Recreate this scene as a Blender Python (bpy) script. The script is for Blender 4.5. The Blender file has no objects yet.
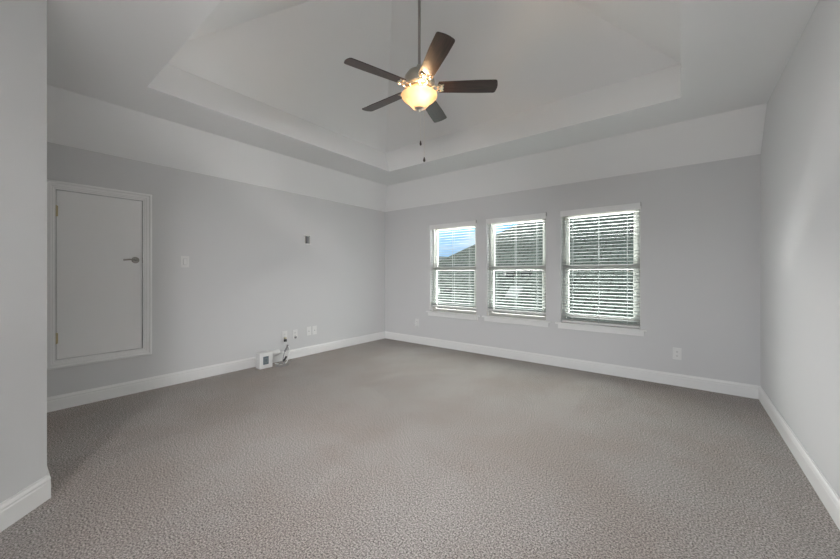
import bpy, bmesh, math, random
from math import radians as R_, sin, cos, pi, tan
from mathutils import Vector, Matrix
random.seed(7)
S = bpy.context.scene
COL = S.collection

# ------------------------------------------------------------ camera
cam_d = bpy.data.cameras.new('camera'); cam = bpy.data.objects.new('camera', cam_d); COL.objects.link(cam)
cam_d.sensor_width = 36.0; cam_d.lens = 335.95 / 840 * 36
cam_d.shift_y = -6.2 / 840
cam_d.clip_start = 0.02; cam_d.clip_end = 500
cam.location = (4.518, -4.718, 1.253)
cam.rotation_euler = (pi / 2, 0, R_(37.83))
S.camera = cam

# ------------------------------------------------------------ world: blue near the skyline, bright cloud overhead
SKY_BLUE = (0.09, 0.40, 0.80)
CLOUD_STRENGTH = 1.4
W = bpy.data.worlds.new('sky'); S.world = W; W.use_nodes = True
nt = W.node_tree; N = nt.nodes; L = nt.links; N.clear()
out = N.new('ShaderNodeOutputWorld'); bg = N.new('ShaderNodeBackground'); L.new(bg.outputs[0], out.inputs[0])
tc = N.new('ShaderNodeTexCoord'); sx = N.new('ShaderNodeSeparateXYZ'); L.new(tc.outputs['Generated'], sx.inputs[0])
nz = N.new('ShaderNodeTexNoise'); nz.inputs['Scale'].default_value = 5; nz.inputs['Detail'].default_value = 6
mp = N.new('ShaderNodeMapping'); mp.inputs['Scale'].default_value = (1, 1, 3.2); mp.inputs['Location'].default_value = (0.3, 0.1, 0)
L.new(tc.outputs['Generated'], mp.inputs[0]); L.new(mp.outputs[0], nz.inputs[0])
cr = N.new('ShaderNodeValToRGB'); cr.color_ramp.elements[0].position = 0.47; cr.color_ramp.elements[1].position = 0.72
L.new(nz.outputs[0], cr.inputs[0])
low = N.new('ShaderNodeMix'); low.data_type = 'RGBA'
low.inputs[6].default_value = (*SKY_BLUE, 1); low.inputs[7].default_value = (0.8, 0.9, 1.0, 1)
L.new(cr.outputs[0], low.inputs[0])
hz = N.new('ShaderNodeValToRGB')           # whiter close to the skyline
hz.color_ramp.elements[0].position = 0.0; hz.color_ramp.elements[0].color = (0.55, 0.55, 0.55, 1)
hz.color_ramp.elements[1].position = 0.16; hz.color_ramp.elements[1].color = (0, 0, 0, 1)
L.new(sx.outputs['Z'], hz.inputs[0])
low2 = N.new('ShaderNodeMix'); low2.data_type = 'RGBA'; low2.inputs[7].default_value = (0.62, 0.80, 0.98, 1)
L.new(hz.outputs[0], low2.inputs[0]); L.new(low.outputs[2], low2.inputs[6])
up = N.new('ShaderNodeValToRGB')           # cloud deck overhead
up.color_ramp.elements[0].position = 0.27; up.color_ramp.elements[0].color = (0, 0, 0, 1)
up.color_ramp.elements[1].position = 0.42; up.color_ramp.elements[1].color = (1, 1, 1, 1)
L.new(sx.outputs['Z'], up.inputs[0])
mixc = N.new('ShaderNodeMix'); mixc.data_type = 'RGBA'
cl = CLOUD_STRENGTH
mixc.inputs[7].default_value = (cl, cl * 0.985, cl * 0.96, 1)
L.new(up.outputs[0], mixc.inputs[0]); L.new(low2.outputs[2], mixc.inputs[6])
# bright hazy belt of sky above the neighbour's ridge, on the side of the hidden sun
GLARE = 2.5
be = N.new('ShaderNodeValToRGB'); e = be.color_ramp.elements
e[0].position = 0.20; e[0].color = (0, 0, 0, 1); e[1].position = 0.27; e[1].color = (1, 1, 1, 1)
e2 = e.new(0.55); e2.color = (1, 1, 1, 1); e3 = e.new(0.75); e3.color = (0, 0, 0, 1)
L.new(sx.outputs['Z'], be.inputs[0])
sy = N.new('ShaderNodeValToRGB'); sy.color_ramp.elements[0].position = 0.05; sy.color_ramp.elements[1].position = 0.35
L.new(sx.outputs['Y'], sy.inputs[0])
mm = N.new('ShaderNodeMath'); mm.operation = 'MULTIPLY'; L.new(be.outputs[0], mm.inputs[0]); L.new(sy.outputs[0], mm.inputs[1])
m3 = N.new('ShaderNodeMix'); m3.data_type = 'RGBA'; m3.inputs[7].default_value = (GLARE, GLARE * 0.985, GLARE * 0.95, 1)
L.new(mm.outputs[0], m3.inputs[0]); L.new(mixc.outputs[2], m3.inputs[6])
L.new(m3.outputs[2], bg.inputs[0]); bg.inputs[1].default_value = 1.0

# sun: low and hazy, behind the neighbour's roof, shining towards the windows
sd = bpy.data.lights.new('sun', 'SUN'); sun = bpy.data.objects.new('sun', sd); COL.objects.link(sun)
sd.energy = 2.4; sd.angle = R_(30); sd.color = (1.0, 0.97, 0.92)
sun.rotation_euler = Vector((-0.66, 0.66, 0.34)).to_track_quat('Z', 'Y').to_euler()

# added fill lamps: outside the windows, behind the camera and by the front wall
def area(name, loc, target, sx_, sy_, power, col):
    d = bpy.data.lights.new(name, 'AREA'); d.shape = 'RECTANGLE'; d.size = sx_; d.size_y = sy_; d.energy = power; d.color = col
    o = bpy.data.objects.new(name, d); COL.objects.link(o); o.location = loc
    o.rotation_euler = (Vector(target) - Vector(loc)).to_track_quat('-Z', 'Y').to_euler(); return o
area('window_high_fill', (2.6, 3.75, 3.35), (2.6, 0.0, 3.0), 6.5, 0.8, 420, (1.0, 0.99, 0.97))  # added lamp outside, above the view, brightening the room through the blinds
area('window_low_fill', (2.6, 2.4, -1.2), (2.6, 0.0, 1.0), 6.0, 1.6, 6600, (1.0, 0.965, 0.955))  # added lamp below the sills, throwing light up to the ceiling
FILL_TINT = (1.0, 0.99, 0.98)  # tint shared by the added indoor fill lamps
area('hall_fill', (2.67, -5.9, 1.3), (6.0, -5.6, 1.3), 0.9, 2.0, 10, FILL_TINT)  # both lamps here are added fill for the right wall
area('hall_fill', (2.67, -5.9, 1.3), (6.0, -5.0, 0.9), 0.9, 2.0, 104, FILL_TINT).data.spread = R_(90)
area('side_fill', (1.1, -4.42, 1.2), (5.1, -1.6, 1.1), 0.8, 1.6, 12, FILL_TINT).data.spread = R_(60)  # added fill lamp, kept out of view by the angled wall
area('rear_high_fill', (4.6, -6.3, 2.4), (1.0, -1.2, 0.3), 1.0, 0.5, 33, FILL_TINT).data.spread = R_(60)  # this lamp and the next are added fill; no transom is built
area('rear_high_fill', (3.4, -6.3, 2.45), (4.1, -1.6, 0.0), 1.2, 0.4, 4.5, FILL_TINT).data.spread = R_(45)
area('upward_fill', (3.9, -5.6, 0.5), (3.9, -5.0, 2.82), 1.2, 1.0, 9, FILL_TINT)  # added lamp in the entry, pointing up at the ceiling

S.view_settings.view_transform = 'Standard'; S.view_settings.look = 'None'
S.view_settings.exposure = 0.2; S.view_settings.gamma = 1.0
S.view_settings.use_curve_mapping = False
S.cycles.max_bounces = 14; S.cycles.diffuse_bounces = 9; S.cycles.transparent_max_bounces = 24
S.cycles.use_denoising = True
S.cycles.sample_clamp_indirect = 6
S.cycles.caustics_reflective = False; S.cycles.caustics_refractive = False

# ------------------------------------------------------------ materials
def mat(name, col, rough=0.6, metal=0.0, spec=0.5, emit=None, es=0):
    m = bpy.data.materials.new(name); m.use_nodes = True
    b = m.node_tree.nodes['Principled BSDF']
    b.inputs['Base Color'].default_value = (*col, 1); b.inputs['Roughness'].default_value = rough
    b.inputs['Metallic'].default_value = metal; b.inputs['Specular IOR Level'].default_value = spec
    if emit: b.inputs['Emission Color'].default_value = (*emit, 1); b.inputs['Emission Strength'].default_value = es
    return m
def noise_bump(m, scale, strength, dist=0.002, detail=2):
    n = m.node_tree.nodes; l = m.node_tree.links; b = n['Principled BSDF']
    t = n.new('ShaderNodeTexCoord'); z = n.new('ShaderNodeTexNoise'); z.inputs['Scale'].default_value = scale
    z.inputs['Detail'].default_value = detail
    l.new(t.outputs['Object'], z.inputs[0]); u = n.new('ShaderNodeBump'); u.inputs['Strength'].default_value = strength
    u.inputs['Distance'].default_value = dist
    l.new(z.outputs[0], u.inputs['Height']); l.new(u.outputs[0], b.inputs['Normal'])
    return z
M = {}
M['wall'] = mat('wall_paint', (0.57, 0.572, 0.575), 0.75, spec=0.25); noise_bump(M['wall'], 220, 0.12, 0.001)
M['ceil'] = mat('ceiling_paint', (0.76, 0.763, 0.765), 0.85, spec=0.2); noise_bump(M['ceil'], 160, 0.12, 0.001)
M['trim'] = mat('trim_paint', (0.72, 0.72, 0.715), 0.38)
M['vinyl'] = mat('window_vinyl', (0.42, 0.42, 0.395), 0.45)
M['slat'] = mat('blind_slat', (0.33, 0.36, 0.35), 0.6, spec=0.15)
M['plate'] = mat('plate_plastic', (0.68, 0.68, 0.67), 0.35)
M['dark'] = mat('dark_plastic', (0.03, 0.03, 0.032), 0.5)
M['gap'] = mat('slot_dark', (0.02, 0.02, 0.02), 0.9)
M['screen'] = mat('grey_port', (0.13, 0.16, 0.18), 0.3)
M['brass'] = mat('aged_brass', (0.42, 0.36, 0.22), 0.38, 1.0)
M['lever'] = mat('brushed_nickel_dark', (0.30, 0.29, 0.27), 0.3, 1.0)
M['nickel'] = mat('brushed_nickel', (0.50, 0.47, 0.42), 0.38, 1.0)
M['iron'] = mat('polished_nickel', (0.85, 0.76, 0.60), 0.2, 1.0)
M['rod'] = mat('rod_nickel', (0.36, 0.34, 0.33), 0.45, 0.7)
M['cord'] = mat('blind_cord', (0.5, 0.54, 0.54), 0.6)
M['cable'] = mat('grey_cable', (0.20, 0.20, 0.21), 0.5)
M['wcable'] = mat('white_cable', (0.72, 0.73, 0.72), 0.45)
M['yellow'] = mat('beige_plug', (0.55, 0.50, 0.33), 0.5)

def carpet_mat():
    m = mat('carpet_pile', (0.3, 0.27, 0.24), 0.95, spec=0.1)
    n = m.node_tree.nodes; l = m.node_tree.links; b = n['Principled BSDF']
    t = n.new('ShaderNodeTexCoord')
    def noise(scale, detail=3, rough=0.6):
        z = n.new('ShaderNodeTexNoise'); z.inputs['Scale'].default_value = scale; z.inputs['Detail'].default_value = detail
        z.inputs['Roughness'].default_value = rough; l.new(t.outputs['Object'], z.inputs[0]); return z
    fine = noise(120, 3, 0.75); mid = noise(38, 2); big = noise(1.1, 4, 0.65)
    vor = n.new('ShaderNodeTexVoronoi'); vor.inputs['Scale'].default_value = 110; l.new(t.outputs['Object'], vor.inputs[0])
    r = n.new('ShaderNodeValToRGB'); e = r.color_ramp.elements
    e[0].position = 0.37; e[0].color = (0.10, 0.089, 0.084, 1); e[1].position = 0.63; e[1].color = (0.54, 0.495, 0.472, 1)
    l.new(fine.outputs[0], r.inputs[0])
    rb = n.new('ShaderNodeValToRGB'); e = rb.color_ramp.elements
    e[0].position = 0.40; e[0].color = (0.95, 0.925, 0.91, 1); e[1].position = 0.60; e[1].color = (1.02, 1.035, 1.045, 1)
    l.new(big.outputs[0], rb.inputs[0])
    mu = n.new('ShaderNodeMix'); mu.data_type = 'RGBA'; mu.blend_type = 'MULTIPLY'; mu.inputs[0].default_value = 1
    l.new(r.outputs[0], mu.inputs[6]); l.new(rb.outputs[0], mu.inputs[7])
    # nap lying in strokes left by the vacuum cleaner
    mp = n.new('ShaderNodeMapping'); mp.inputs['Rotation'].default_value = (0, 0, 0.5); mp.inputs['Scale'].default_value = (2.6, 0.9, 1)
    l.new(t.outputs['Object'], mp.inputs[0])
    v2 = n.new('ShaderNodeTexVoronoi'); v2.inputs['Scale'].default_value = 1.0; l.new(mp.outputs[0], v2.inputs[0])
    r2 = n.new('ShaderNodeValToRGB'); e = r2.color_ramp.elements
    e[0].position = 0.2; e[0].color = (0.972, 0.972, 0.972, 1); e[1].position = 0.8; e[1].color = (1.03, 1.03, 1.03, 1)
    l.new(v2.outputs['Color'], r2.inputs[0])
    m2 = n.new('ShaderNodeMix'); m2.data_type = 'RGBA'; m2.blend_type = 'MULTIPLY'; m2.inputs[0].default_value = 1
    l.new(mu.outputs[2], m2.inputs[6]); l.new(r2.outputs[0], m2.inputs[7])
    l.new(m2.outputs[2], b.inputs['Base Color'])
    ad = n.new('ShaderNodeMath'); ad.operation = 'ADD'; l.new(fine.outputs[0], ad.inputs[0]); l.new(vor.outputs['Distance'], ad.inputs[1])
    u = n.new('ShaderNodeBump'); u.inputs['Strength'].default_value = 0.6; u.inputs['Distance'].default_value = 0.006
    l.new(ad.outputs[0], u.inputs['Height']); l.new(u.outputs[0], b.inputs['Normal'])
    return m
M['carpet'] = carpet_mat()

def wood_mat():
    m = mat('dark_walnut', (0.06, 0.035, 0.025), 0.3)
    n = m.node_tree.nodes; l = m.node_tree.links; b = n['Principled BSDF']
    t = n.new('ShaderNodeTexCoord'); mp = n.new('ShaderNodeMapping'); mp.inputs['Scale'].default_value = (3, 60, 10)
    l.new(t.outputs['Object'], mp.inputs[0])
    z = n.new('ShaderNodeTexNoise'); z.inputs['Scale'].default_value = 1.5; z.inputs['Detail'].default_value = 5; l.new(mp.outputs[0], z.inputs[0])
    r = n.new('ShaderNodeValToRGB'); e = r.color_ramp.elements
    e[0].position = 0.35; e[0].color = (0.022, 0.014, 0.013, 1); e[1].position = 0.7; e[1].color = (0.055, 0.034, 0.029, 1)
    l.new(z.outputs[0], r.inputs[0]); l.new(r.outputs[0], b.inputs['Base Color'])
    return m
M['wood'] = wood_mat()

def roof_mat():
    m = mat('asphalt_shingle', (0.06, 0.07, 0.065), 0.9, spec=0.1)
    n = m.node_tree.nodes; l = m.node_tree.links; b = n['Principled BSDF']
    t = n.new('ShaderNodeTexCoord')
    mp = n.new('ShaderNodeMapping'); l.new(t.outputs['UV'], mp.inputs[0])
    br = n.new('ShaderNodeTexBrick'); br.inputs['Scale'].default_value = 1.0
    br.inputs['Brick Width'].default_value = 0.55; br.inputs['Row Height'].default_value = 0.30
    br.inputs['Mortar Size'].default_value = 0.03; br.inputs['Mortar'].default_value = (0.058, 0.068, 0.062, 1)
    br.inputs['Color1'].default_value = (0.080, 0.104, 0.093, 1); br.inputs['Color2'].default_value = (0.100, 0.126, 0.113, 1)
    l.new(mp.outputs[0], br.inputs[0])
    z = n.new('ShaderNodeTexNoise'); z.inputs['Scale'].default_value = 6; z.inputs['Detail'].default_value = 8; l.new(t.outputs['UV'], z.inputs[0])
    r = n.new('ShaderNodeValToRGB'); e = r.color_ramp.elements
    e[0].position = 0.3; e[0].color = (0.8, 0.8, 0.8, 1); e[1].position = 0.7; e[1].color = (1.2, 1.2, 1.18, 1); l.new(z.outputs[0], r.inputs[0])
    mu = n.new('ShaderNodeMix'); mu.data_type = 'RGBA'; mu.blend_type = 'MULTIPLY'; mu.inputs[0].default_value = 1
    l.new(br.outputs[0], mu.inputs[6]); l.new(r.outputs[0], mu.inputs[7]); l.new(mu.outputs[2], b.inputs['Base Color'])
    return m
M['roof'] = roof_mat()
M['brickw'] = mat('brick_house_wall', (0.10, 0.075, 0.062), 0.9)
M['hill'] = mat('far_roofs', (0.10, 0.13, 0.14), 0.9)
M['ground'] = mat('lawn', (0.045, 0.06, 0.035), 0.95); noise_bump(M['ground'], 4, 0.5, 0.05)
M['ventp'] = mat('pale_vent', (0.22, 0.25, 0.25), 0.5)

def glass_mat():
    m = bpy.data.materials.new('window_glass'); m.use_nodes = True
    n = m.node_tree.nodes; l = m.node_tree.links; n.clear()
    o = n.new('ShaderNodeOutputMaterial'); mx = n.new('ShaderNodeMixShader'); tr = n.new('ShaderNodeBsdfTransparent'); g = n.new('ShaderNodeBsdfGlossy')
    tr.inputs[0].default_value = (0.955, 0.965, 0.96, 1); g.inputs['Roughness'].default_value = 0.02
    mx.inputs[0].default_value = 0.006
    l.new(tr.outputs[0], mx.inputs[1]); l.new(g.outputs[0], mx.inputs[2]); l.new(mx.outputs[0], o.inputs[0])
    return m
M['glass'] = glass_mat()
def bowl_mat():
    m = bpy.data.materials.new('amber_alabaster_glass'); m.use_nodes = True
    n = m.node_tree.nodes; l = m.node_tree.links; n.clear()
    o = n.new('ShaderNodeOutputMaterial'); mx = n.new('ShaderNodeMixShader'); d = n.new('ShaderNodeBsdfDiffuse'); t = n.new('ShaderNodeBsdfTranslucent')
    tcd = n.new('ShaderNodeTexCoord'); z = n.new('ShaderNodeTexNoise'); z.inputs['Scale'].default_value = 14; z.inputs['Detail'].default_value = 4
    l.new(tcd.outputs['Object'], z.inputs[0])
    r = n.new('ShaderNodeValToRGB'); e = r.color_ramp.elements
    e[0].position = 0.3; e[0].color = (0.78, 0.58, 0.42, 1); e[1].position = 0.7; e[1].color = (0.92, 0.76, 0.60, 1)
    l.new(z.outputs[0], r.inputs[0]); l.new(r.outputs[0], d.inputs[0]); l.new(r.outputs[0], t.inputs[0])
    mx.inputs[0].default_value = 0.6
    l.new(d.outputs[0], mx.inputs[1]); l.new(t.outputs[0], mx.inputs[2])
    tp = n.new('ShaderNodeBsdfTransparent'); m2 = n.new('ShaderNodeMixShader'); m2.inputs[0].default_value = 0.05
    l.new(mx.outputs[0], m2.inputs[1]); l.new(tp.outputs[0], m2.inputs[2]); l.new(m2.outputs[0], o.inputs[0])
    return m
M['bowl'] = bowl_mat()
M['bulb'] = mat('lit_bulb', (1, 0.9, 0.75), 0.5, emit=(1.0, 0.82, 0.58), es=15)

# ------------------------------------------------------------ helpers
def obj(name, bm, m, parent=None, smooth=False, loc=None, rot=None):
    bmesh.ops.recalc_face_normals(bm, faces=bm.faces)
    me = bpy.data.meshes.new(name); bm.to_mesh(me); bm.free()
    if smooth:
        me.shade_smooth()
        try: me.set_sharp_from_angle(angle=R_(35))
        except Exception: pass
    for k in (m if isinstance(m, (list, tuple)) else [m]): me.materials.append(k)
    o = bpy.data.objects.new(name, me); COL.objects.link(o)
    if parent: o.parent = parent
    if loc is not None: o.location = loc
    if rot is not None: o.rotation_euler = rot
    return o
def empty(name, loc, rz=0):
    o = bpy.data.objects.new(name, None); COL.objects.link(o); o.location = loc; o.rotation_euler = (0, 0, rz); o.empty_display_size = 0.1
    return o
def tag(o, label=None, cat=None, group=None, kind=None):
    if label: o['label'] = label
    if cat: o['category'] = cat
    if group: o['group'] = group
    if kind: o['kind'] = kind
    return o
def struct(name, bm, m, label, parent=None):
    o = obj(name, bm, m, parent)
    return tag(o, label, kind='structure') if not parent else o
def BM(): return bmesh.new()
def box(bm, x0, x1, y0, y1, z0, z1, bev=0):
    v = [bm.verts.new(p) for p in ((x0,y0,z0),(x1,y0,z0),(x1,y1,z0),(x0,y1,z0),(x0,y0,z1),(x1,y0,z1),(x1,y1,z1),(x0,y1,z1))]
    fs = [bm.faces.new([v[i] for i in f]) for f in ((3,2,1,0),(4,5,6,7),(0,1,5,4),(1,2,6,5),(2,3,7,6),(3,0,4,7))]
    if bev:
        es = list({e for f in fs for e in f.edges})
        bmesh.ops.bevel(bm, geom=es, offset=bev, segments=2, affect='EDGES', profile=0.5)
def lathe(bm, prof, c=(0, 0, 0), seg=40, cap=False):
    rings = []
    for r, z in prof:
        if r < 1e-6: rings.append([bm.verts.new((c[0], c[1], c[2] + z))])
        else: rings.append([bm.verts.new((c[0] + r * cos(2*pi*i/seg), c[1] + r * sin(2*pi*i/seg), c[2] + z)) for i in range(seg)])
    for a, b in zip(rings, rings[1:]):
        for i in range(seg):
            j = (i + 1) % seg
            if len(a) == 1 and len(b) == 1: continue
            if len(a) == 1: bm.faces.new((a[0], b[j], b[i]))
            elif len(b) == 1: bm.faces.new((a[i], a[j], b[0]))
            else: bm.faces.new((a[i], a[j], b[j], b[i]))
    if cap:
        for rg in (rings[0], rings[-1]):
            if len(rg) > 2: bm.faces.new(rg)
def tube(bm, pts, r, seg=8, closed=False):
    pts = [Vector(p) for p in pts]; n = len(pts); rings = []
    up0 = Vector((0, 0, 1))
    for i, p in enumerate(pts):
        if closed: d = pts[(i+1) % n] - pts[i-1]
        else: d = pts[min(i+1, n-1)] - pts[max(i-1, 0)]
        d.normalize(); u = up0 if abs(d.z) < 0.95 else Vector((1, 0, 0))
        a = d.cross(u).normalized(); b = d.cross(a)
        rings.append([bm.verts.new(p + a * r * cos(2*pi*k/seg) + b * r * sin(2*pi*k/seg)) for k in range(seg)])
    rng = range(n) if closed else range(n - 1)
    for i in rng:
        A, B = rings[i], rings[(i+1) % n]
        for k in range(seg): bm.faces.new((A[k], A[(k+1) % seg], B[(k+1) % seg], B[k]))
    if not closed: bm.faces.new(rings[0]); bm.faces.new(rings[-1])
def curve(cp, n=24):
    cp = [Vector(p) for p in cp]; P = [cp[0]] + cp + [cp[-1]]; o = []
    for i in range(1, len(P) - 2):
        for k in range(n):
            t = k / n; a, b, c, d = P[i-1], P[i], P[i+1], P[i+2]
            o.append(0.5 * ((2*b) + (c - a)*t + (2*a - 5*b + 4*c - d)*t*t + (3*b - a - 3*c + d)*t**3))
    o.append(cp[-1]); return o
def frame_sweep(bm, x0, x1, z0, z1, prof, to3d):
    # picture-frame moulding round a rectangle; prof = (outward offset from the opening, projection)
    loops = []
    for cx, cz, sx_, sz_ in ((x0, z0, -1, -1), (x1, z0, 1, -1), (x1, z1, 1, 1), (x0, z1, -1, 1)):
        loops.append([bm.verts.new(to3d(cx + sx_ * o, cz + sz_ * o, d)) for o, d in prof])
    n = len(prof)
    for i in range(4):
        A, B = loops[i], loops[(i+1) % 4]
        for k in range(n): bm.faces.new((A[k], A[(k+1) % n], B[(k+1) % n], B[k]))
def wall_grid(bm, us, zs, holes, place):
    # slab cut into blocks, leaving out the holes; only outer skins are made
    def solid(i, j):
        if i < 0 or j < 0 or i >= len(us) - 1 or j >= len(zs) - 1: return False
        cu = (us[i] + us[i+1]) / 2; cz = (zs[j] + zs[j+1]) / 2
        return not any(a < cu < b and c < cz < d for a, b, c, d in holes)
    cache = {}
    def V(u, z, s):
        k = (round(u, 5), round(z, 5), s)
        if k not in cache: cache[k] = bm.verts.new(place(u, z, s))
        return cache[k]
    for i in range(len(us) - 1):
        for j in range(len(zs) - 1):
            if not solid(i, j): continue
            u0, u1, z0, z1 = us[i], us[i+1], zs[j], zs[j+1]
            for s in (0, 1): bm.faces.new((V(u0,z0,s), V(u1,z0,s), V(u1,z1,s), V(u0,z1,s)))
            if not solid(i-1, j): bm.faces.new((V(u0,z0,0), V(u0,z0,1), V(u0,z1,1), V(u0,z1,0)))
            if not solid(i+1, j): bm.faces.new((V(u1,z0,0), V(u1,z0,1), V(u1,z1,1), V(u1,z1,0)))
            if not solid(i, j-1): bm.faces.new((V(u0,z0,0), V(u0,z0,1), V(u1,z0,1), V(u1,z0,0)))
            if not solid(i, j+1): bm.faces.new((V(u0,z1,0), V(u0,z1,1), V(u1,z1,1), V(u1,z1,0)))

# ------------------------------------------------------------ room dimensions
XR = 5.1435; HW = 2.44; HC = 2.82; SL = 0.364; SB = 0.316
TX0, TX1, TY0, TY1 = 0.974, 4.518, -3.894, -0.922      # rim of the tray
YF = -4.47; DX = 1.734; YREAR = -6.4; DE = 2.65          # front wall, diagonal wall end
T = 0.14
WIN = [(1.072, 1.979), (2.150, 3.055), (3.243, 4.145)]; WZ0, WZ1 = 0.575, 2.078

# floor
bm = BM(); box(bm, -T, XR + T, YREAR - T, T, -0.15, 0)
struct('floor', bm, M['carpet'], 'grey beige cut pile carpet covering the whole floor')

# back wall with three window openings
bm = BM(); us = [0] + [u for w in WIN for u in w] + [XR]
wall_grid(bm, us, [0, WZ0, WZ1, HC + 0.02], [(a, b, WZ0, WZ1) for a, b in WIN], lambda u, z, s: (u, s * T, z))
wb = obj('wall_back', bm, [M['wall'], M['brickw']]); tag(wb, 'light grey wall with the three windows', kind='structure')
for p_ in wb.data.polygons:
    if p_.center.y > T - 0.001: p_.material_index = 1        # unseen dark brick face, added to cut light bouncing onto the roof
# left wall with the access door opening and the small recess
DY0, DY1, DZ0, DZ1 = -4.334, -3.707, 0.458, 2.021
NY0, NY1, NZ0, NZ1 = -1.772, -1.655, 1.700, 1.835
bm = BM(); wall_grid(bm, [YF - T, DY0, DY1, NY0, NY1, T], [0, DZ0, NZ0, NZ1, DZ1, HC + 0.02], [(DY0, DY1, DZ0, DZ1), (NY0, NY1, NZ0, NZ1)],
                     lambda u, z, s: (-s * T, u, z))
struct('wall_left', bm, M['wall'], 'light grey wall with the small access door')
bm = BM(); box(bm, XR, XR + T, YREAR - T, T, 0, HC + 0.02)
struct('wall_right', bm, M['wall'], 'plain light grey wall on the right')
# front wall and the diagonal wall
def prism(bm, pts, z0, z1):
    a = [bm.verts.new((x, y, z0)) for x, y in pts]; b = [bm.verts.new((x, y, z1)) for x, y in pts]
    bm.faces.new(a[::-1]); bm.faces.new(b)
    for i in range(len(pts)): bm.faces.new((a[i], a[(i+1) % len(pts)], b[(i+1) % len(pts)], b[i]))
k = T * tan(R_(22.5))
bm = BM(); prism(bm, [(0, YF - 0.045), (DX, YF - 0.045), (DX - k, YF - 0.045 - T), (0, YF - 0.045 - T)], 0, HC + 0.02)
struct('wall_front', bm, M['wall'], 'grey wall behind the corner at the left')
YD = YF - 0.045
ex, ey = DE, YD - (DE - DX)
q = T / math.sqrt(2)
bm = BM(); prism(bm, [(DX, YD), (ex, ey), (ex - T, ey), (DX - k, YD - T)], 0, HC + 0.02)
struct('wall_diagonal', bm, M['wall'], 'light grey angled wall at the left edge')
bm = BM(); prism(bm, [(ex, ey), (ex, YREAR), (ex - T, YREAR), (ex - T, ey)], 0, HC + 0.02)
struct('wall_side', bm, M['wall'], 'grey wall of the entry recess')
# rear wall of the entry recess, with a wide opening added to let light in
bm = BM(); wall_grid(bm, [ex - T, 3.0, 4.9, XR], [0, 2.15, HC + 0.02], [(3.0, 4.9, 0, 2.15)], lambda u, z, s: (u, YREAR - s * T, z))
struct('wall_rear', bm, M['wall'], 'grey wall with a wide opening added for light')

# ceiling: sloped strips, flat border, tray with upright rim and hipped vault
bm = BM()
def F(*p): bm.faces.new([bm.verts.new(v) for v in p])
F((0, YD, HW), (0, 0, HW), (SL, -SB, HC), (SL, YD, HC))
F((0, 0, HW), (XR, 0, HW), (XR, -SB, HC), (SL, -SB, HC))
F((SL, YREAR - T, HC), (TX0, YREAR - T, HC), (TX0, -SB, HC), (SL, -SB, HC))
F((TX1, YREAR - T, HC), (XR, YREAR - T, HC), (XR, -SB, HC), (TX1, -SB, HC))
F((TX0, TY1, HC), (TX1, TY1, HC), (TX1, -SB, HC), (TX0, -SB, HC))
F((TX0, YREAR - T, HC), (TX1, YREAR - T, HC), (TX1, TY0, HC), (TX0, TY0, HC))
RZ = HC + 0.306
ux0, ux1, uy0, uy1 = TX0 - 0.085, TX1 + 0.0, TY0 + 0.0, TY1 + 0.0
rim = [(TX0, TY0, HC), (TX1, TY0, HC), (TX1, TY1, HC), (TX0, TY1, HC)]
upr = [(ux0, uy0, RZ), (ux1, uy0, RZ), (ux1, uy1, RZ), (ux0, uy1, RZ)]
for i in range(4): F(rim[i], rim[(i+1) % 4], upr[(i+1) % 4], upr[i])
RY = -2.385; RT = RZ + 0.93
ra = (ux0 + 1.50, RY, RT); rb = (ux1 - 1.50, RY, RT)
F(upr[0], upr[1], rb, ra); F(upr[1], upr[2], rb); F(upr[2], upr[3], ra, rb); F(upr[3], upr[0], ra)
bmesh.ops.remove_doubles(bm, verts=bm.verts, dist=0.0005)
bmesh.ops.recalc_face_normals(bm, faces=bm.faces)
me = bpy.data.meshes.new('ceiling'); bm.to_mesh(me); bm.free(); me.materials.append(M['ceil'])
ceil = bpy.data.objects.new('ceiling', me); COL.objects.link(ceil); tag(ceil, 'pale ceiling with sloped edges and a raised hipped tray', kind='structure')
# solid covering above, so no light leaks in (attic roof over the ceiling)
bm = BM(); box(bm, -T, XR + T, YREAR - T, T, RT + 0.1, RT + 0.2)
box(bm, -T, 0, YREAR - T, T, HC + 0.02, RT + 0.1); box(bm, XR, XR + T, YREAR - T, T, HC + 0.02, RT + 0.1)
box(bm, 0, XR, 0, T, HC + 0.02, RT + 0.1); box(bm, 0, XR, YREAR - T, YREAR, HC + 0.02, RT + 0.1)
tag(obj('attic_shell', bm, M['gap']), 'attic shell above the ceiling', kind='structure')

# baseboards
BP = [(0, 0), (0.015, 0), (0.015, 0.092), (0.0125, 0.098), (0.0125, 0.104), (0.015, 0.108), (0.0115, 0.118), (0.006, 0.124), (0.005, 0.133), (0, 0.133)]
def baseboard(name, A, B, n, m0, m1, label):
    A = Vector((*A, 0)); B = Vector((*B, 0)); n = Vector((*n, 0)).normalized(); d = (B - A).normalized(); bm = BM()
    a = [bm.verts.new(A + n * t + d * (m0 * t) + Vector((0, 0, z))) for t, z in BP]
    b = [bm.verts.new(B + n * t - d * (m1 * t) + Vector((0, 0, z))) for t, z in BP]
    for i in range(len(BP)): bm.faces.new((a[i], a[(i+1) % len(BP)], b[(i+1) % len(BP)], b[i]))
    bm.faces.new(a); bm.faces.new(b)
    struct(name, bm, M['trim'], label)
h = -tan(R_(22.5))
baseboard('baseboard_left', (0, YD), (0, 0), (1, 0), 1, 1, 'white moulded baseboard below the access door wall')
baseboard('baseboard_back', (0, 0), (XR, 0), (0, -1), 1, 1, 'white moulded baseboard under the windows')
baseboard('baseboard_right', (XR, 0), (XR, YREAR), (-1, 0), 1, 1, 'white moulded baseboard along the right wall')
baseboard('baseboard_front', (0, YD), (DX, YD), (0, 1), 1, h, 'white moulded baseboard on the front wall')
baseboard('baseboard_diagonal', (DX, YD), (ex, ey), (1, 1), h, h, 'white moulded baseboard at the left edge')
baseboard('baseboard_side', (ex, ey), (ex, YREAR), (1, 0), h, 1, 'white moulded baseboard of the entry recess')

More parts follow.
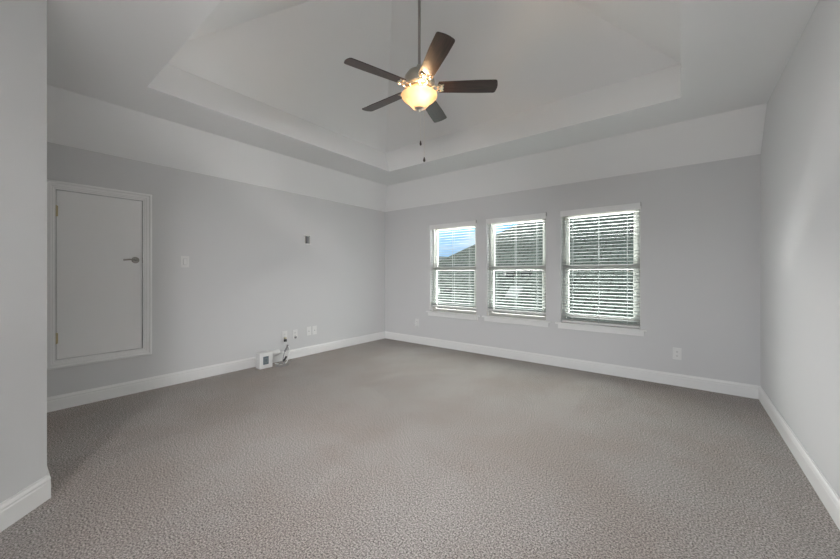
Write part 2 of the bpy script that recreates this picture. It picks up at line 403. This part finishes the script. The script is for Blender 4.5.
# ------------------------------------------------------------ windows
for wi, (a, b) in enumerate(WIN):
    root = empty('window_%d' % (wi + 1), (a, 0, WZ0))
    tag(root, ['left white single hung window showing mostly sky', 'middle white single hung window', 'right white single hung window with blind down to the sill'][wi], kind='structure')
    w = b - a; H = WZ1 - WZ0; f = 0.045
    to = lambda x, z, d: (x, d, z)
    bm = BM(); frame_sweep(bm, f, w - f, 0.02 + f, H - f, [(0, 0.075), (f, 0.075), (f, 0.139), (0, 0.139)], to)
    obj('window_frame', bm, M['vinyl'], root)
    zm = 1.332 - WZ0
    # upper and lower sashes: stiles and rails
    bm = BM(); s = 0.038
    frame_sweep(bm, f + s, w - f - s, zm + 0.034, H - f - s, [(0, 0.108), (s, 0.108), (s, 0.130), (0, 0.130)], to)
    obj('upper_sash', bm, M['vinyl'], root)
    bm = BM()
    frame_sweep(bm, f + s, w - f - s, 0.02 + f + s + 0.02, zm - 0.034, [(0, 0.083), (s, 0.083), (s, 0.107), (0, 0.107)], to)
    box(bm, f + 0.001, w - f - 0.001, 0.080, 0.107, zm - 0.034, zm + 0.034, 0.003)
    obj('lower_sash', bm, M['vinyl'], root)
    bm = BM(); box(bm, w/2 - 0.03, w/2 + 0.03, 0.070, 0.080, zm - 0.01, zm + 0.012, 0.003)
    obj('sash_lock', bm, M['vinyl'], root)
    for nm, z0, z1, y in (('pane', zm + 0.03, H - f - s + 0.004, 0.119), ('pane', 0.02 + f + s + 0.014, zm - 0.03, 0.095)):
        bm = BM(); box(bm, f + s - 0.004, w - f - s + 0.004, y, y + 0.004, z0, z1); obj(nm, bm, M['glass'], root)
    e0 = 0.062
    bm = BM(); box(bm, 0.0005, 0.004, 0.001, 0.0745, 0.0205, H - 0.0045); box(bm, w - 0.004, w - 0.0005, 0.001, 0.0745, 0.0205, H - 0.0045)
    box(bm, 0.0005, w - 0.0005, 0.001, 0.0745, H - 0.004, H - 0.0005); obj('jamb', bm, M['trim'], root)
    bm = BM(); box(bm, 0.0005, w - 0.0005, -0.001, 0.080, 0.0, 0.020); box(bm, -e0, w + e0, -0.036, -0.0005, 0.0, 0.020, 0.004)
    obj('window_sill', bm, M['trim'], root)
    bm = BM(); box(bm, -0.03, w + 0.03, -0.016, 0, -0.060, -0.001, 0.004); obj('apron', bm, M['trim'], root)

# blinds
BOT = [0.680, 0.680, 0.602]
BL = ['white slatted blind of the left window, raised a little above the sill', 'white slatted blind of the middle window, raised a little above the sill',
      'white slatted blind of the right window, lowered to the sill']
def blind(wi):
    a, b = WIN[wi]; w = b - a; g = 0.012
    root = empty('window_blind', (a, 0.045, WZ1)); tag(root, BL[wi], 'blind', 'slatted blinds in the three windows')
    H = WZ1 - BOT[wi]
    bm = BM(); box(bm, 0.0, w, -0.062, -0.052, -0.070, 0.006, 0.003)
    box(bm, 0.0, 0.006, -0.052, -0.0455, -0.070, 0.006); box(bm, w - 0.006, w, -0.052, -0.0455, -0.070, 0.006)
    obj('valance', bm, M['trim'], root)
    bm = BM(); box(bm, g, w - g, -0.030, 0.028, -0.048, -0.002, 0.002); obj('headrail', bm, M['vinyl'], root)
    pitch = 0.0425; zb = -H + 0.022 + 0.018
    n = int((H - 0.075 - 0.03) / pitch)
    bm = BM(); tilt = R_(SLAT_TILT)
    def slat(zc, tl):
        c = []
        for t in (-1, -0.5, 0, 0.5, 1):
            yy = t * 0.025; zz = 0.002 * (1 - t * t)
            c.append((yy * cos(tl) - zz * sin(tl), yy * sin(tl) + zz * cos(tl)))
        rows = []
        for x in (g, w - g):
            rows.append(([bm.verts.new((x, y, zc + z + 0.0014)) for y, z in c], [bm.verts.new((x, y, zc + z - 0.0014)) for y, z in c]))
        (t0, b0), (t1, b1) = rows
        for i in range(4):
            bm.faces.new((t0[i], t0[i+1], t1[i+1], t1[i])); bm.faces.new((b0[i], b0[i+1], b1[i+1], b1[i]))
        for i in (0, 4): bm.faces.new((t0[i], t1[i], b1[i], b0[i]))
        bm.faces.new(t0 + b0[::-1]); bm.faces.new(t1 + b1[::-1])
    for i in range(n + 1):
        z = -0.085 - i * pitch
        if z < zb + 0.03: break
        slat(z, tilt)
    stack = int((1.47 - H) / pitch) if wi < 2 else 0
    for k in range(stack + 2): slat(zb + 0.002 + k * 0.0055, 0)
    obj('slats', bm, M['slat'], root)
    bm = BM(); box(bm, g, w - g, -0.026, 0.026, -H, -H + 0.022, 0.004); obj('bottom_rail', bm, M['trim'], root)
    for x in (0.14, w / 2, w - 0.14):
        bm = BM()
        for y in (-0.0275, 0.0275): tube(bm, [(x, y, -0.05), (x, y, -H + 0.01)], 0.0011, 6)
        for y in (-0.0275,): box(bm, x - 0.002, x + 0.002, y - 0.0006, y + 0.0002, -H + 0.012, -0.05)
        obj('ladder_cord', bm, M['cord'], root)
    bm = BM(); tube(bm, [(0.075, -0.040, -0.06), (0.075, -0.042, -0.62)], 0.0035, 8); obj('tilt_wand', bm, M['cord'], root)
    bm = BM(); box(bm, w - 0.001, w + 0.004, -0.066, -0.0455, -0.035, 0.012); obj('valance_clip', bm, M['lever'], root)
SLAT_TILT = 5.0
for wi in range(3): blind(wi)

# ------------------------------------------------------------ access door on the left wall
root = empty('door_1', (0, DY0, DZ0)); tag(root, 'small white access door with lever handle and white casing', kind='structure')
wd, hd = DY1 - DY0, DZ1 - DZ0
to = lambda u, z, d: (d, u, z)
bm = BM(); g = 0.004
box(bm, -0.038, -0.003, g, wd - g, g, hd - g, 0.0015); obj('door_leaf', bm, M['trim'], root)
bm = BM(); box(bm, -0.135, -0.045, 0.0005, wd - 0.0005, 0.0005, hd - 0.0005); obj('dark_backing', bm, M['gap'], root)  # black slab filling the opening behind the leaf
CP = [(0.000, 0.0005), (0.000, 0.010), (0.012, 0.010), (0.016, 0.013), (0.026, 0.013), (0.030, 0.016), (0.052, 0.016), (0.056, 0.021), (0.066, 0.021), (0.076, 0.017), (0.078, 0.0005)]
bm = BM(); frame_sweep(bm, -0.000, wd, 0.0, hd, [(o + 0.002, d) for o, d in CP], to); obj('door_casing', bm, M['trim'], root)
for z in (0.198, hd - 0.196):
    bm = BM(); box(bm, -0.002, 0.003, -0.016, 0.002, z - 0.048, z + 0.048, 0.001); box(bm, -0.002, 0.0025, 0.0045, 0.014, z - 0.048, z + 0.048, 0.001)
    tube(bm, [(0.005, 0.0015, z - 0.052), (0.005, 0.0015, z + 0.052)], 0.0055, 10); obj('hinge', bm, M['brass'], root)
hz_ = 1.392 - DZ0; hy_ = -3.765 - DY0
hr = empty('door_handle', (0, hy_, hz_)); hr.parent = root
bm = BM(); prof = [(0.0, 0.0), (0.033, 0.0), (0.033, 0.005), (0.028, 0.010), (0.013, 0.012), (0.011, 0.045), (0.0, 0.045)]
lathe(bm, prof, seg=28); bmesh.ops.rotate(bm, verts=bm.verts, matrix=Matrix.Rotation(pi/2, 3, 'Y'))
bmesh.ops.translate(bm, verts=bm.verts, vec=(-0.003, 0, 0)); obj('rosette', bm, M['lever'], hr, smooth=True)
bm = BM(); tube(bm, curve([(0.042, 0.006, 0), (0.046, -0.02, 0.002), (0.046, -0.06, 0.003), (0.043, -0.105, -0.003)], 6), 0.008, 10); obj('lever', bm, M['lever'], hr, smooth=True)
bm = BM(); box(bm, -0.003, 0.002, wd - 0.003, wd + 0.004, hz_ - 0.03, hz_ + 0.03); obj('strike_plate', bm, M['lever'], root)

# small recess in the left wall: an open wall box
root = empty('wall_box', (0, (NY0+NY1)/2, NZ0)); tag(root, 'small open recessed box high in the grey left wall', 'wall box')
hw = (NY1 - NY0)/2; hh = NZ1 - NZ0
bm = BM(); frame_sweep(bm, -hw + 0.008, hw - 0.008, 0.008, hh - 0.008, [(0, -0.07), (0.0075, -0.07), (0.0075, 0.001), (0.012, 0.001), (0.012, 0.004), (0, 0.004)], to)
box(bm, -0.075, -0.070, -hw + 0.0005, hw - 0.0005, 0.0005, hh - 0.0005); obj('housing', bm, M['plate'], root)
bm = BM(); box(bm, -0.069, -0.030, 0.014, hw - 0.009, 0.012, hh - 0.012, 0.003); obj('outlet_block', bm, M['cable'], root)

# ------------------------------------------------------------ wall plates
def plate_part(root, kind, side):
    # local: u along the wall, projection d, z up
    P = (lambda u0, u1, d0, d1, z0, z1, bm, bv=0: box(bm, d0, d1, u0, u1, z0, z1, bv)) if side == 'left' else \
        (lambda u0, u1, d0, d1, z0, z1, bm, bv=0: box(bm, u0, u1, -d1, -d0, z0, z1, bv))
    bm = BM(); P(-0.040, 0.040, 0.0, 0.006, -0.066, 0.066, bm, 0.002); obj('cover_plate', bm, M['plate'], root)
    if kind == 'switch':
        bm = BM(); P(-0.017, 0.017, 0.0055, 0.010, -0.034, 0.034, bm, 0.0015); obj('rocker', bm, M['plate'], root)
        bm = BM(); P(-0.0185, 0.0185, 0.005, 0.0066, -0.0355, 0.0355, bm); obj('rocker_gap', bm, M['cable'], root)
    elif kind == 'outlet':
        for z in (0.021, -0.021):
            bm = BM(); P(-0.017, 0.017, 0.0055, 0.008, z - 0.0145, z + 0.0145, bm, 0.001); s_ = obj('socket', bm, M['plate'], root)
            bm = BM()
            for u in (-0.0065, 0.0065): P(u - 0.0012, u + 0.0012, 0.0078, 0.0086, z - 0.002, z + 0.008, bm)
            P(-0.0025, 0.0025, 0.0078, 0.0086, z - 0.010, z - 0.005, bm); obj('slots', bm, M['gap'], s_)
    elif kind == 'jack':
        bm = BM(); P(-0.009, 0.009, 0.0055, 0.009, -0.009, 0.009, bm, 0.001); obj('jack', bm, M['plate'], root)
        bm = BM(); P(-0.005, 0.005, 0.0088, 0.0096, -0.005, 0.004, bm); obj('jack_opening', bm, M['gap'], root)
def plate(name, label, cat, kind, side, u, z, group=None):
    root = empty(name, (0, u, z) if side == 'left' else (u, 0, z)); tag(root, label, cat, group)
    plate_part(root, kind, side); return root
plate('light_switch', 'white rocker light switch beside the access door', 'light switch', 'switch', 'left', -3.320, 1.386)
pA = plate('power_outlet', 'white outlet above the floor box, with plugs and cord hanging from it', 'outlet', 'outlet', 'left', -2.088, 0.352)
pB = plate('power_outlet', 'white outlet with a small dark knob below, second along from the floor box', 'outlet', 'outlet', 'left', -1.922, 0.352)
bm = BM(); box(bm, 0.0084, 0.030, -0.014, 0.014, -0.060, -0.030, 0.004); obj('plug', bm, M['cable'], pB)
pC = plate('jack_plate', 'white jack plate, left of the two close together near the far corner', 'wall plate', 'jack', 'left', -1.690, 0.366, 'paired jack plates low on the left wall')
pD = plate('jack_plate', 'white jack plate, right of the two close together near the far corner', 'wall plate', 'jack', 'left', -1.588, 0.366, 'paired jack plates low on the left wall')
plate('power_outlet', 'white power outlet low on the back wall, right of the windows', 'outlet', 'outlet', 'back', 4.484, 0.357)
r_ = empty('power_outlet', (0.792, 0, 0.372)); tag(r_, 'white outlet with a tapered plug, under the left end of the windows', 'outlet')
plate_part(r_, 'outlet', 'back')
bm = BM(); prism(bm, [(-0.016, -0.0087), (0.016, -0.0087), (0.011, -0.045), (-0.011, -0.045)], -0.050, -0.008); obj('plug', bm, M['wcable'], r_)

# plugs and cords under the first outlet
r_ = empty('cord_bundle', (0.0, -2.088, 0.0)); tag(r_, 'grey and white cords hanging from the outlet to the box on the carpet', 'cord')
bm = BM(); box(bm, 0.0090, 0.034, -0.017, 0.017, 0.312, 0.330, 0.003); obj('beige_plug', bm, M['yellow'], r_)
bm = BM(); box(bm, 0.0090, 0.038, -0.018, 0.018, 0.270, 0.305, 0.004); obj('black_plug', bm, M['dark'], r_)
bm = BM(); tube(bm, curve([(0.030, 0, 0.272), (0.042, 0.004, 0.24), (0.05, 0.02, 0.215)], 6), 0.004, 8); obj('cord', bm, M['wcable'], r_)
bm = BM(); tube(bm, curve([(0.05, 0.022, 0.222), (0.062, 0.0, 0.19), (0.078, -0.040, 0.145)], 6), 0.012, 10); obj('inline_connector', bm, M['cable'], r_)
bm = BM(); tube(bm, curve([(0.05, 0.022, 0.220), (0.08, 0.03, 0.15), (0.12, -0.01, 0.07), (0.17, -0.07, 0.012), (0.19, -0.16, 0.008), (0.17, -0.24, 0.03)], 8), 0.006, 8); obj('white_cord', bm, M['wcable'], r_)
bm = BM(); tube(bm, curve([(0.078, -0.040, 0.145), (0.10, -0.07, 0.10), (0.15, -0.11, 0.04), (0.23, -0.13, 0.008), (0.27, -0.21, 0.007), (0.23, -0.26, 0.010), (0.19, -0.17, 0.014), (0.24, -0.12, 0.008)], 8), 0.005, 8); obj('grey_cord', bm, M['cable'], r_)
bm = BM(); tube(bm, curve([(0.15, -0.06, 0.085), (0.165, -0.09, 0.060), (0.175, -0.12, 0.04)], 6), 0.014, 10); obj('dark_connector', bm, M['dark'], r_)
bm = BM(); tube(bm, curve([(0.175, -0.12, 0.045), (0.22, -0.20, 0.030), (0.26, -0.25, 0.007), (0.30, -0.19, 0.007), (0.27, -0.10, 0.007), (0.17, -0.02, 0.007), (0.12, 0.08, 0.007)], 8), 0.0045, 8); obj('thin_cord', bm, M['cable'], r_)

# white box on the floor
r_ = empty('floor_box', (0.143, -2.468, 0)); tag(r_, 'white square device with grey port panel standing on carpet against the wall', 'electrical box')
bm = BM(); box(bm, -0.055, 0.065, -0.085, 0.093, 0.001, 0.205, 0.012); obj('body', bm, M['plate'], r_, smooth=True)
bm = BM(); box(bm, 0.0635, 0.068, -0.040, 0.034, 0.055, 0.160, 0.002); sc_ = obj('port_panel', bm, M['screen'], r_)
bm = BM(); frame_sweep(bm, -0.016, 0.012, 0.085, 0.130, [(0, 0.0675), (0.006, 0.0675), (0.006, 0.0692), (0, 0.0692)], to); obj('port_frame', bm, M['ventp'], sc_)
bm = BM(); box(bm, -0.045, 0.0, 0.094, 0.235, 0.145, 0.198, 0.012); obj('adapter', bm, M['plate'], r_, smooth=True)

# ------------------------------------------------------------ ceiling fan
FX, FY, FZ = 2.658, -2.333, 2.925
fan = empty('ceiling_fan', (FX, FY, FZ)); tag(fan, 'five blade ceiling fan with dark wood blades and lit amber glass bowl', 'ceiling fan')
zt = RT - FZ - 0.018
bm = BM(); lathe(bm, [(0.0, zt - 0.11), (0.025, zt - 0.11), (0.055, zt - 0.08), (0.07, zt - 0.02), (0.07, zt - 0.045 + 0.02), (0.0, zt - 0.02)], seg=32); obj('canopy', bm, M['nickel'], fan, smooth=True)
bm = BM(); tube(bm, [(0, 0, 0.17), (0, 0, zt - 0.09)], 0.0125, 14); obj('downrod', bm, M['rod'], fan, smooth=True)
bm = BM(); lathe(bm, [(0.0, 0.200), (0.022, 0.200), (0.026, 0.166), (0.055, 0.156), (0.104, 0.128), (0.132, 0.088), (0.140, 0.040), (0.134, 0.008), (0.118, -0.006), (0.0, -0.006)], seg=48)
obj('motor_housing', bm, M['nickel'], fan, smooth=True)
bm = BM(); lathe(bm, [(0.0, -0.004), (0.095, -0.004), (0.100, -0.020), (0.085, -0.034), (0.070, -0.055), (0.060, -0.070), (0.0, -0.070)], seg=40)
for i in range(15):
    a = 2 * pi * i / 15; box(bm, -0.004, 0.004, 0.086, 0.096, -0.03, -0.008)
    vs = bm.verts[-8:] if False else list(bm.verts)[-8:]
    bmesh.ops.rotate(bm, verts=vs, matrix=Matrix.Rotation(a, 3, 'Z'))
obj('switch_housing', bm, M['iron'], fan, smooth=True)
PITCH = R_(-13)
def blade_outline():
    pts = []
    L0, L1 = 0.175, 0.698; w0, w1 = 0.062, 0.074
    def hwid(t): return w0 + (w1 - w0) * min(1, t * 1.4)
    for t in [i / 14 for i in range(15)]: pts.append((L0 + (L1 - 0.03 - L0) * t, -hwid(t)))
    for k in range(1, 6):
        a = -pi/2 + pi/2 * k / 6; pts.append((L1 - 0.03 + 0.022 * cos(a) , -w1 + 0.022 + 0.022 * sin(a)))
    for k in range(7): 
        t = -1 + 2 * k / 6; pts.append((L1 - 0.008 + 0.008 * (1 - t * t), t * (w1 - 0.022)))
    for k in range(1, 6):
        a = pi/2 * k / 6; pts.append((L1 - 0.03 + 0.022 * cos(a), w1 - 0.022 + 0.022 * sin(a)))
    for t in [i / 14 for i in range(14, -1, -1)]: pts.append((L0 + (L1 - 0.03 - L0) * t, hwid(t)))
    for k in range(1, 6):
        t = 1 - 2 * k / 6; pts.append((L0 - 0.012 * (1 - t * t), w0 * t))
    return pts
bo = blade_outline()
for i in range(5):
    ang = R_(252) + i * R_(72) + 2 * pi * 0
    b_ = BM(); t = 0.006
    lo = [b_.verts.new((x, y, -t/2)) for x, y in bo]; hi = [b_.verts.new((x, y, t/2)) for x, y in bo]
    b_.faces.new(lo[::-1]); b_.faces.new(hi)
    for k in range(len(bo)): b_.faces.new((lo[k], lo[(k+1) % len(bo)], hi[(k+1) % len(bo)], hi[k]))
    bl = obj('blade', b_, M['wood'], fan); bl.rotation_mode = 'XYZ'
    bl.matrix_local = Matrix.Rotation(ang, 4, 'Z') @ Matrix.Rotation(PITCH, 4, 'X')
    b_ = BM()   # scrolled blade iron
    tube(b_, curve([(0.085, 0, -0.012), (0.11, 0.028, -0.020), (0.145, 0.034, -0.014), (0.175, 0.010, -0.010)], 6), 0.006, 8)
    tube(b_, curve([(0.085, 0, -0.012), (0.11, -0.028, -0.020), (0.145, -0.034, -0.014), (0.175, -0.010, -0.010)], 6), 0.006, 8)
    box(b_, 0.165, 0.215, -0.030, 0.030, -0.010, -0.0035, 0.003)
    tube(b_, curve([(0.172, -0.046, -0.008), (0.20, -0.036, -0.009), (0.196, 0, -0.010), (0.20, 0.036, -0.009), (0.172, 0.046, -0.008)], 5), 0.0055, 8)
    for yy in (-0.038, 0, 0.038): box(b_, 0.205, 0.222, yy - 0.007, yy + 0.007, -0.009, -0.003, 0.002)
    ir = obj('blade_iron', b_, M['iron'], fan, smooth=True)
    ir.matrix_local = Matrix.Rotation(ang, 4, 'Z') @ Matrix.Rotation(PITCH * 0.6, 4, 'X')
# glass bowl light
BZ = -0.075
bm = BM()
pr = [(0.150, 0.016), (0.161, 0.004), (0.158, -0.010), (0.140, -0.030), (0.114, -0.050), (0.093, -0.070), (0.077, -0.090), (0.063, -0.106), (0.038, -0.115)]
lathe(bm, pr + [(r - 0.004, z + 0.003) for r, z in reversed(pr)] + [pr[0]], (0, 0, BZ), 48)
bowl = obj('glass_bowl', bm, M['bowl'], fan, smooth=True)
bm = BM(); lathe(bm, [(0.0, 0.03), (0.062, 0.03), (0.072, 0.020), (0.060, 0.012), (0.0, 0.012)], (0, 0, BZ + 0.01), 32); obj('light_fitter', bm, M['iron'], fan, smooth=True)
bm = BM(); lathe(bm, [(0.0, 0.012), (0.040, 0.008), (0.043, -0.002), (0.032, -0.012), (0.014, -0.018), (0.009, -0.034), (0.0, -0.038)], (0, 0, BZ - 0.112), 24); obj('finial', bm, M['nickel'], fan, smooth=True)
fwd = Vector((-sin(R_(37.83)), cos(R_(37.83)), 0)); rgt = Vector((cos(R_(37.83)), sin(R_(37.83)), 0))
for (u, v) in ((0.022, -0.030), (-0.050, 0.045)):
    p = rgt * u + fwd * v
    bm = BM(); bmesh.ops.create_uvsphere(bm, u_segments=16, v_segments=10, radius=0.026)
    bmesh.ops.scale(bm, verts=bm.verts, vec=(1, 1, 1.3)); bmesh.ops.translate(bm, verts=bm.verts, vec=(p.x, p.y, BZ - 0.040)); obj('bulb', bm, M['bulb'], fan, smooth=True)
for (u, v, zb, r) in ((0.012, -0.02, -0.515, 0.010), (0.045, 0.03, -0.645, 0.012)):
    p = rgt * u + fwd * v
    bm = BM(); tube(bm, [(p.x, p.y, -0.06), (p.x, p.y, zb + 0.02)], 0.0009, 5); ch = obj('pull_chain', bm, M['iron'], fan)
    bm = BM(); lathe(bm, [(0, 0.03), (0.004, 0.028), (r * 0.75, 0.012), (r, 0), (r * 0.7, -0.012), (0, -0.016)], (p.x, p.y, zb), 14); obj('pull_knob', bm, M['wood'], ch, smooth=True)
ld = bpy.data.lights.new('fan_bulb_light', 'POINT'); lo_ = bpy.data.objects.new('fan_bulb_light', ld); COL.objects.link(lo_)
lo_.parent = fan; p = rgt * 0.02 + fwd * -0.08; lo_.location = (p.x, p.y, BZ + 0.004); ld.energy = 9; ld.color = (1.0, 0.72, 0.42); ld.shadow_soft_size = 0.03

# ------------------------------------------------------------ outside: neighbouring house, farther roofs, ground
nb = empty('neighbor_house', (2.0, 12.0, -3.2)); tag(nb, 'neighbouring house with big grey green shingle roof outside the windows', 'house')
def nbp(name, bm, m, uv=None):
    o = obj(name, bm, m); o.parent = nb; o.matrix_parent_inverse = Matrix.Translation((-2.0, -12.0, 3.2)); return o
bm = BM()
E0 = -1.2; RYz = E0 + 0.58 * (14.4 - 4); hx = -9.1; rx = hx + (14.4 - 4) * 0.78
P = [(hx, 4, E0), (11, 4, E0), (11, 14.4, RYz), (rx, 14.4, RYz), (hx, 24.8, E0), (11, 24.8, E0)]
v = [bm.verts.new(p) for p in P]; uvl = bm.loops.layers.uv.new('UVMap')
ff = [bm.faces.new((v[0], v[1], v[2], v[3])), bm.faces.new((v[0], v[3], v[4])), bm.faces.new((v[4], v[3], v[2], v[5]))]
for f_ in ff:
    for lp in f_.loops: lp[uvl].uv = (lp.vert.co.x, lp.vert.co.y * 1.156)
nbp('roof', bm, M['roof'])
# roof gets thickness
rf = nb.children[0]; md = rf.modifiers.new('thick', 'SOLIDIFY'); md.thickness = 0.12; md.offset = 0
bm = BM(); box(bm, hx + 0.6, 10.6, 4.6, 24.2, -3.2, E0 + 0.15); nbp('wall', bm, M['brickw'])
def rz(y): return E0 + 0.58 * (y - 4)
def vent(x, y, sx_, sy_, h_, m, nm):
    bm = BM(); z = rz(y)
    vb = [(-sx_, -sy_, -0.58 * sy_), (sx_, -sy_, -0.58 * sy_), (sx_, sy_, 0.58 * sy_), (-sx_, sy_, 0.58 * sy_)]
    lo = [bm.verts.new((x + a, y + b, z + c)) for a, b, c in vb]; hi = [bm.verts.new((x + a * 0.85, y + b * 0.85, z + c + h_)) for a, b, c in vb]
    bm.faces.new(lo[::-1]); bm.faces.new(hi)
    for k in range(4): bm.faces.new((lo[k], lo[(k+1) % 4], hi[(k+1) % 4], hi[k]))
    nbp(nm, bm, m)
vent(-0.80, 8.0, 0.16, 0.14, 0.22, M['dark'], 'roof_vent'); vent(-0.20, 8.05, 0.20, 0.14, 0.20, M['dark'], 'roof_vent')
vent(-0.22, 6.9, 0.26, 0.30, 0.14, M['ventp'], 'skylight'); vent(3.15, 11.1, 0.25, 0.14, 0.25, M['dark'], 'roof_vent')
vent(-3.0, 6.8, 0.15, 0.1, 0.2, M['dark'], 'roof_vent')
bm = BM(); tube(bm, [(-3.38, 6.7, rz(6.7) - 0.05), (-3.38, 6.7, rz(6.7) + 0.28)], 0.06, 12); nbp('vent_pipe', bm, M['plate'])
bm = BM(); tube(bm, [(-1.05, 8.0, rz(8) - 0.05), (-1.05, 8.0, rz(8) + 0.2)], 0.05, 12); nbp('vent_pipe', bm, M['plate'])
fh = empty('distant_house', (-28, 38, -3.2)); tag(fh, 'farther grey roof on the skyline seen in the left window', 'house')
bm = BM()
for (x0, x1, y0, y1, zt_) in ((-40, -17, 33, 43, 4.7),):
    ym = (y0 + y1) / 2
    v = [bm.verts.new(p) for p in ((x0, y0, 1.2), (x1, y0, 1.2), (x1, y1, 1.2), (x0, y1, 1.2), (x0 + 4, ym, zt_), (x1 - 3, ym, zt_ - 1.2))]
    bm.faces.new((v[0], v[1], v[5], v[4])); bm.faces.new((v[1], v[2], v[5])); bm.faces.new((v[2], v[3], v[4], v[5])); bm.faces.new((v[3], v[0], v[4])); bm.faces.new((v[0], v[1], v[2], v[3]))
o = obj('roof', bm, M['hill']); o.parent = fh; o.matrix_parent_inverse = Matrix.Translation((28, -38, 3.2))
bm = BM(); box(bm, -39.5, -17.5, 33.5, 42.5, -3.2, 1.2); o = obj('wall', bm, M['brickw']); o.parent = fh; o.matrix_parent_inverse = Matrix.Translation((28, -38, 3.2))
bm = BM(); box(bm, -90, 90, -60, 120, -3.4, -3.2)
tag(obj('ground', bm, M['ground']), 'ground outside below the windows', kind='structure')
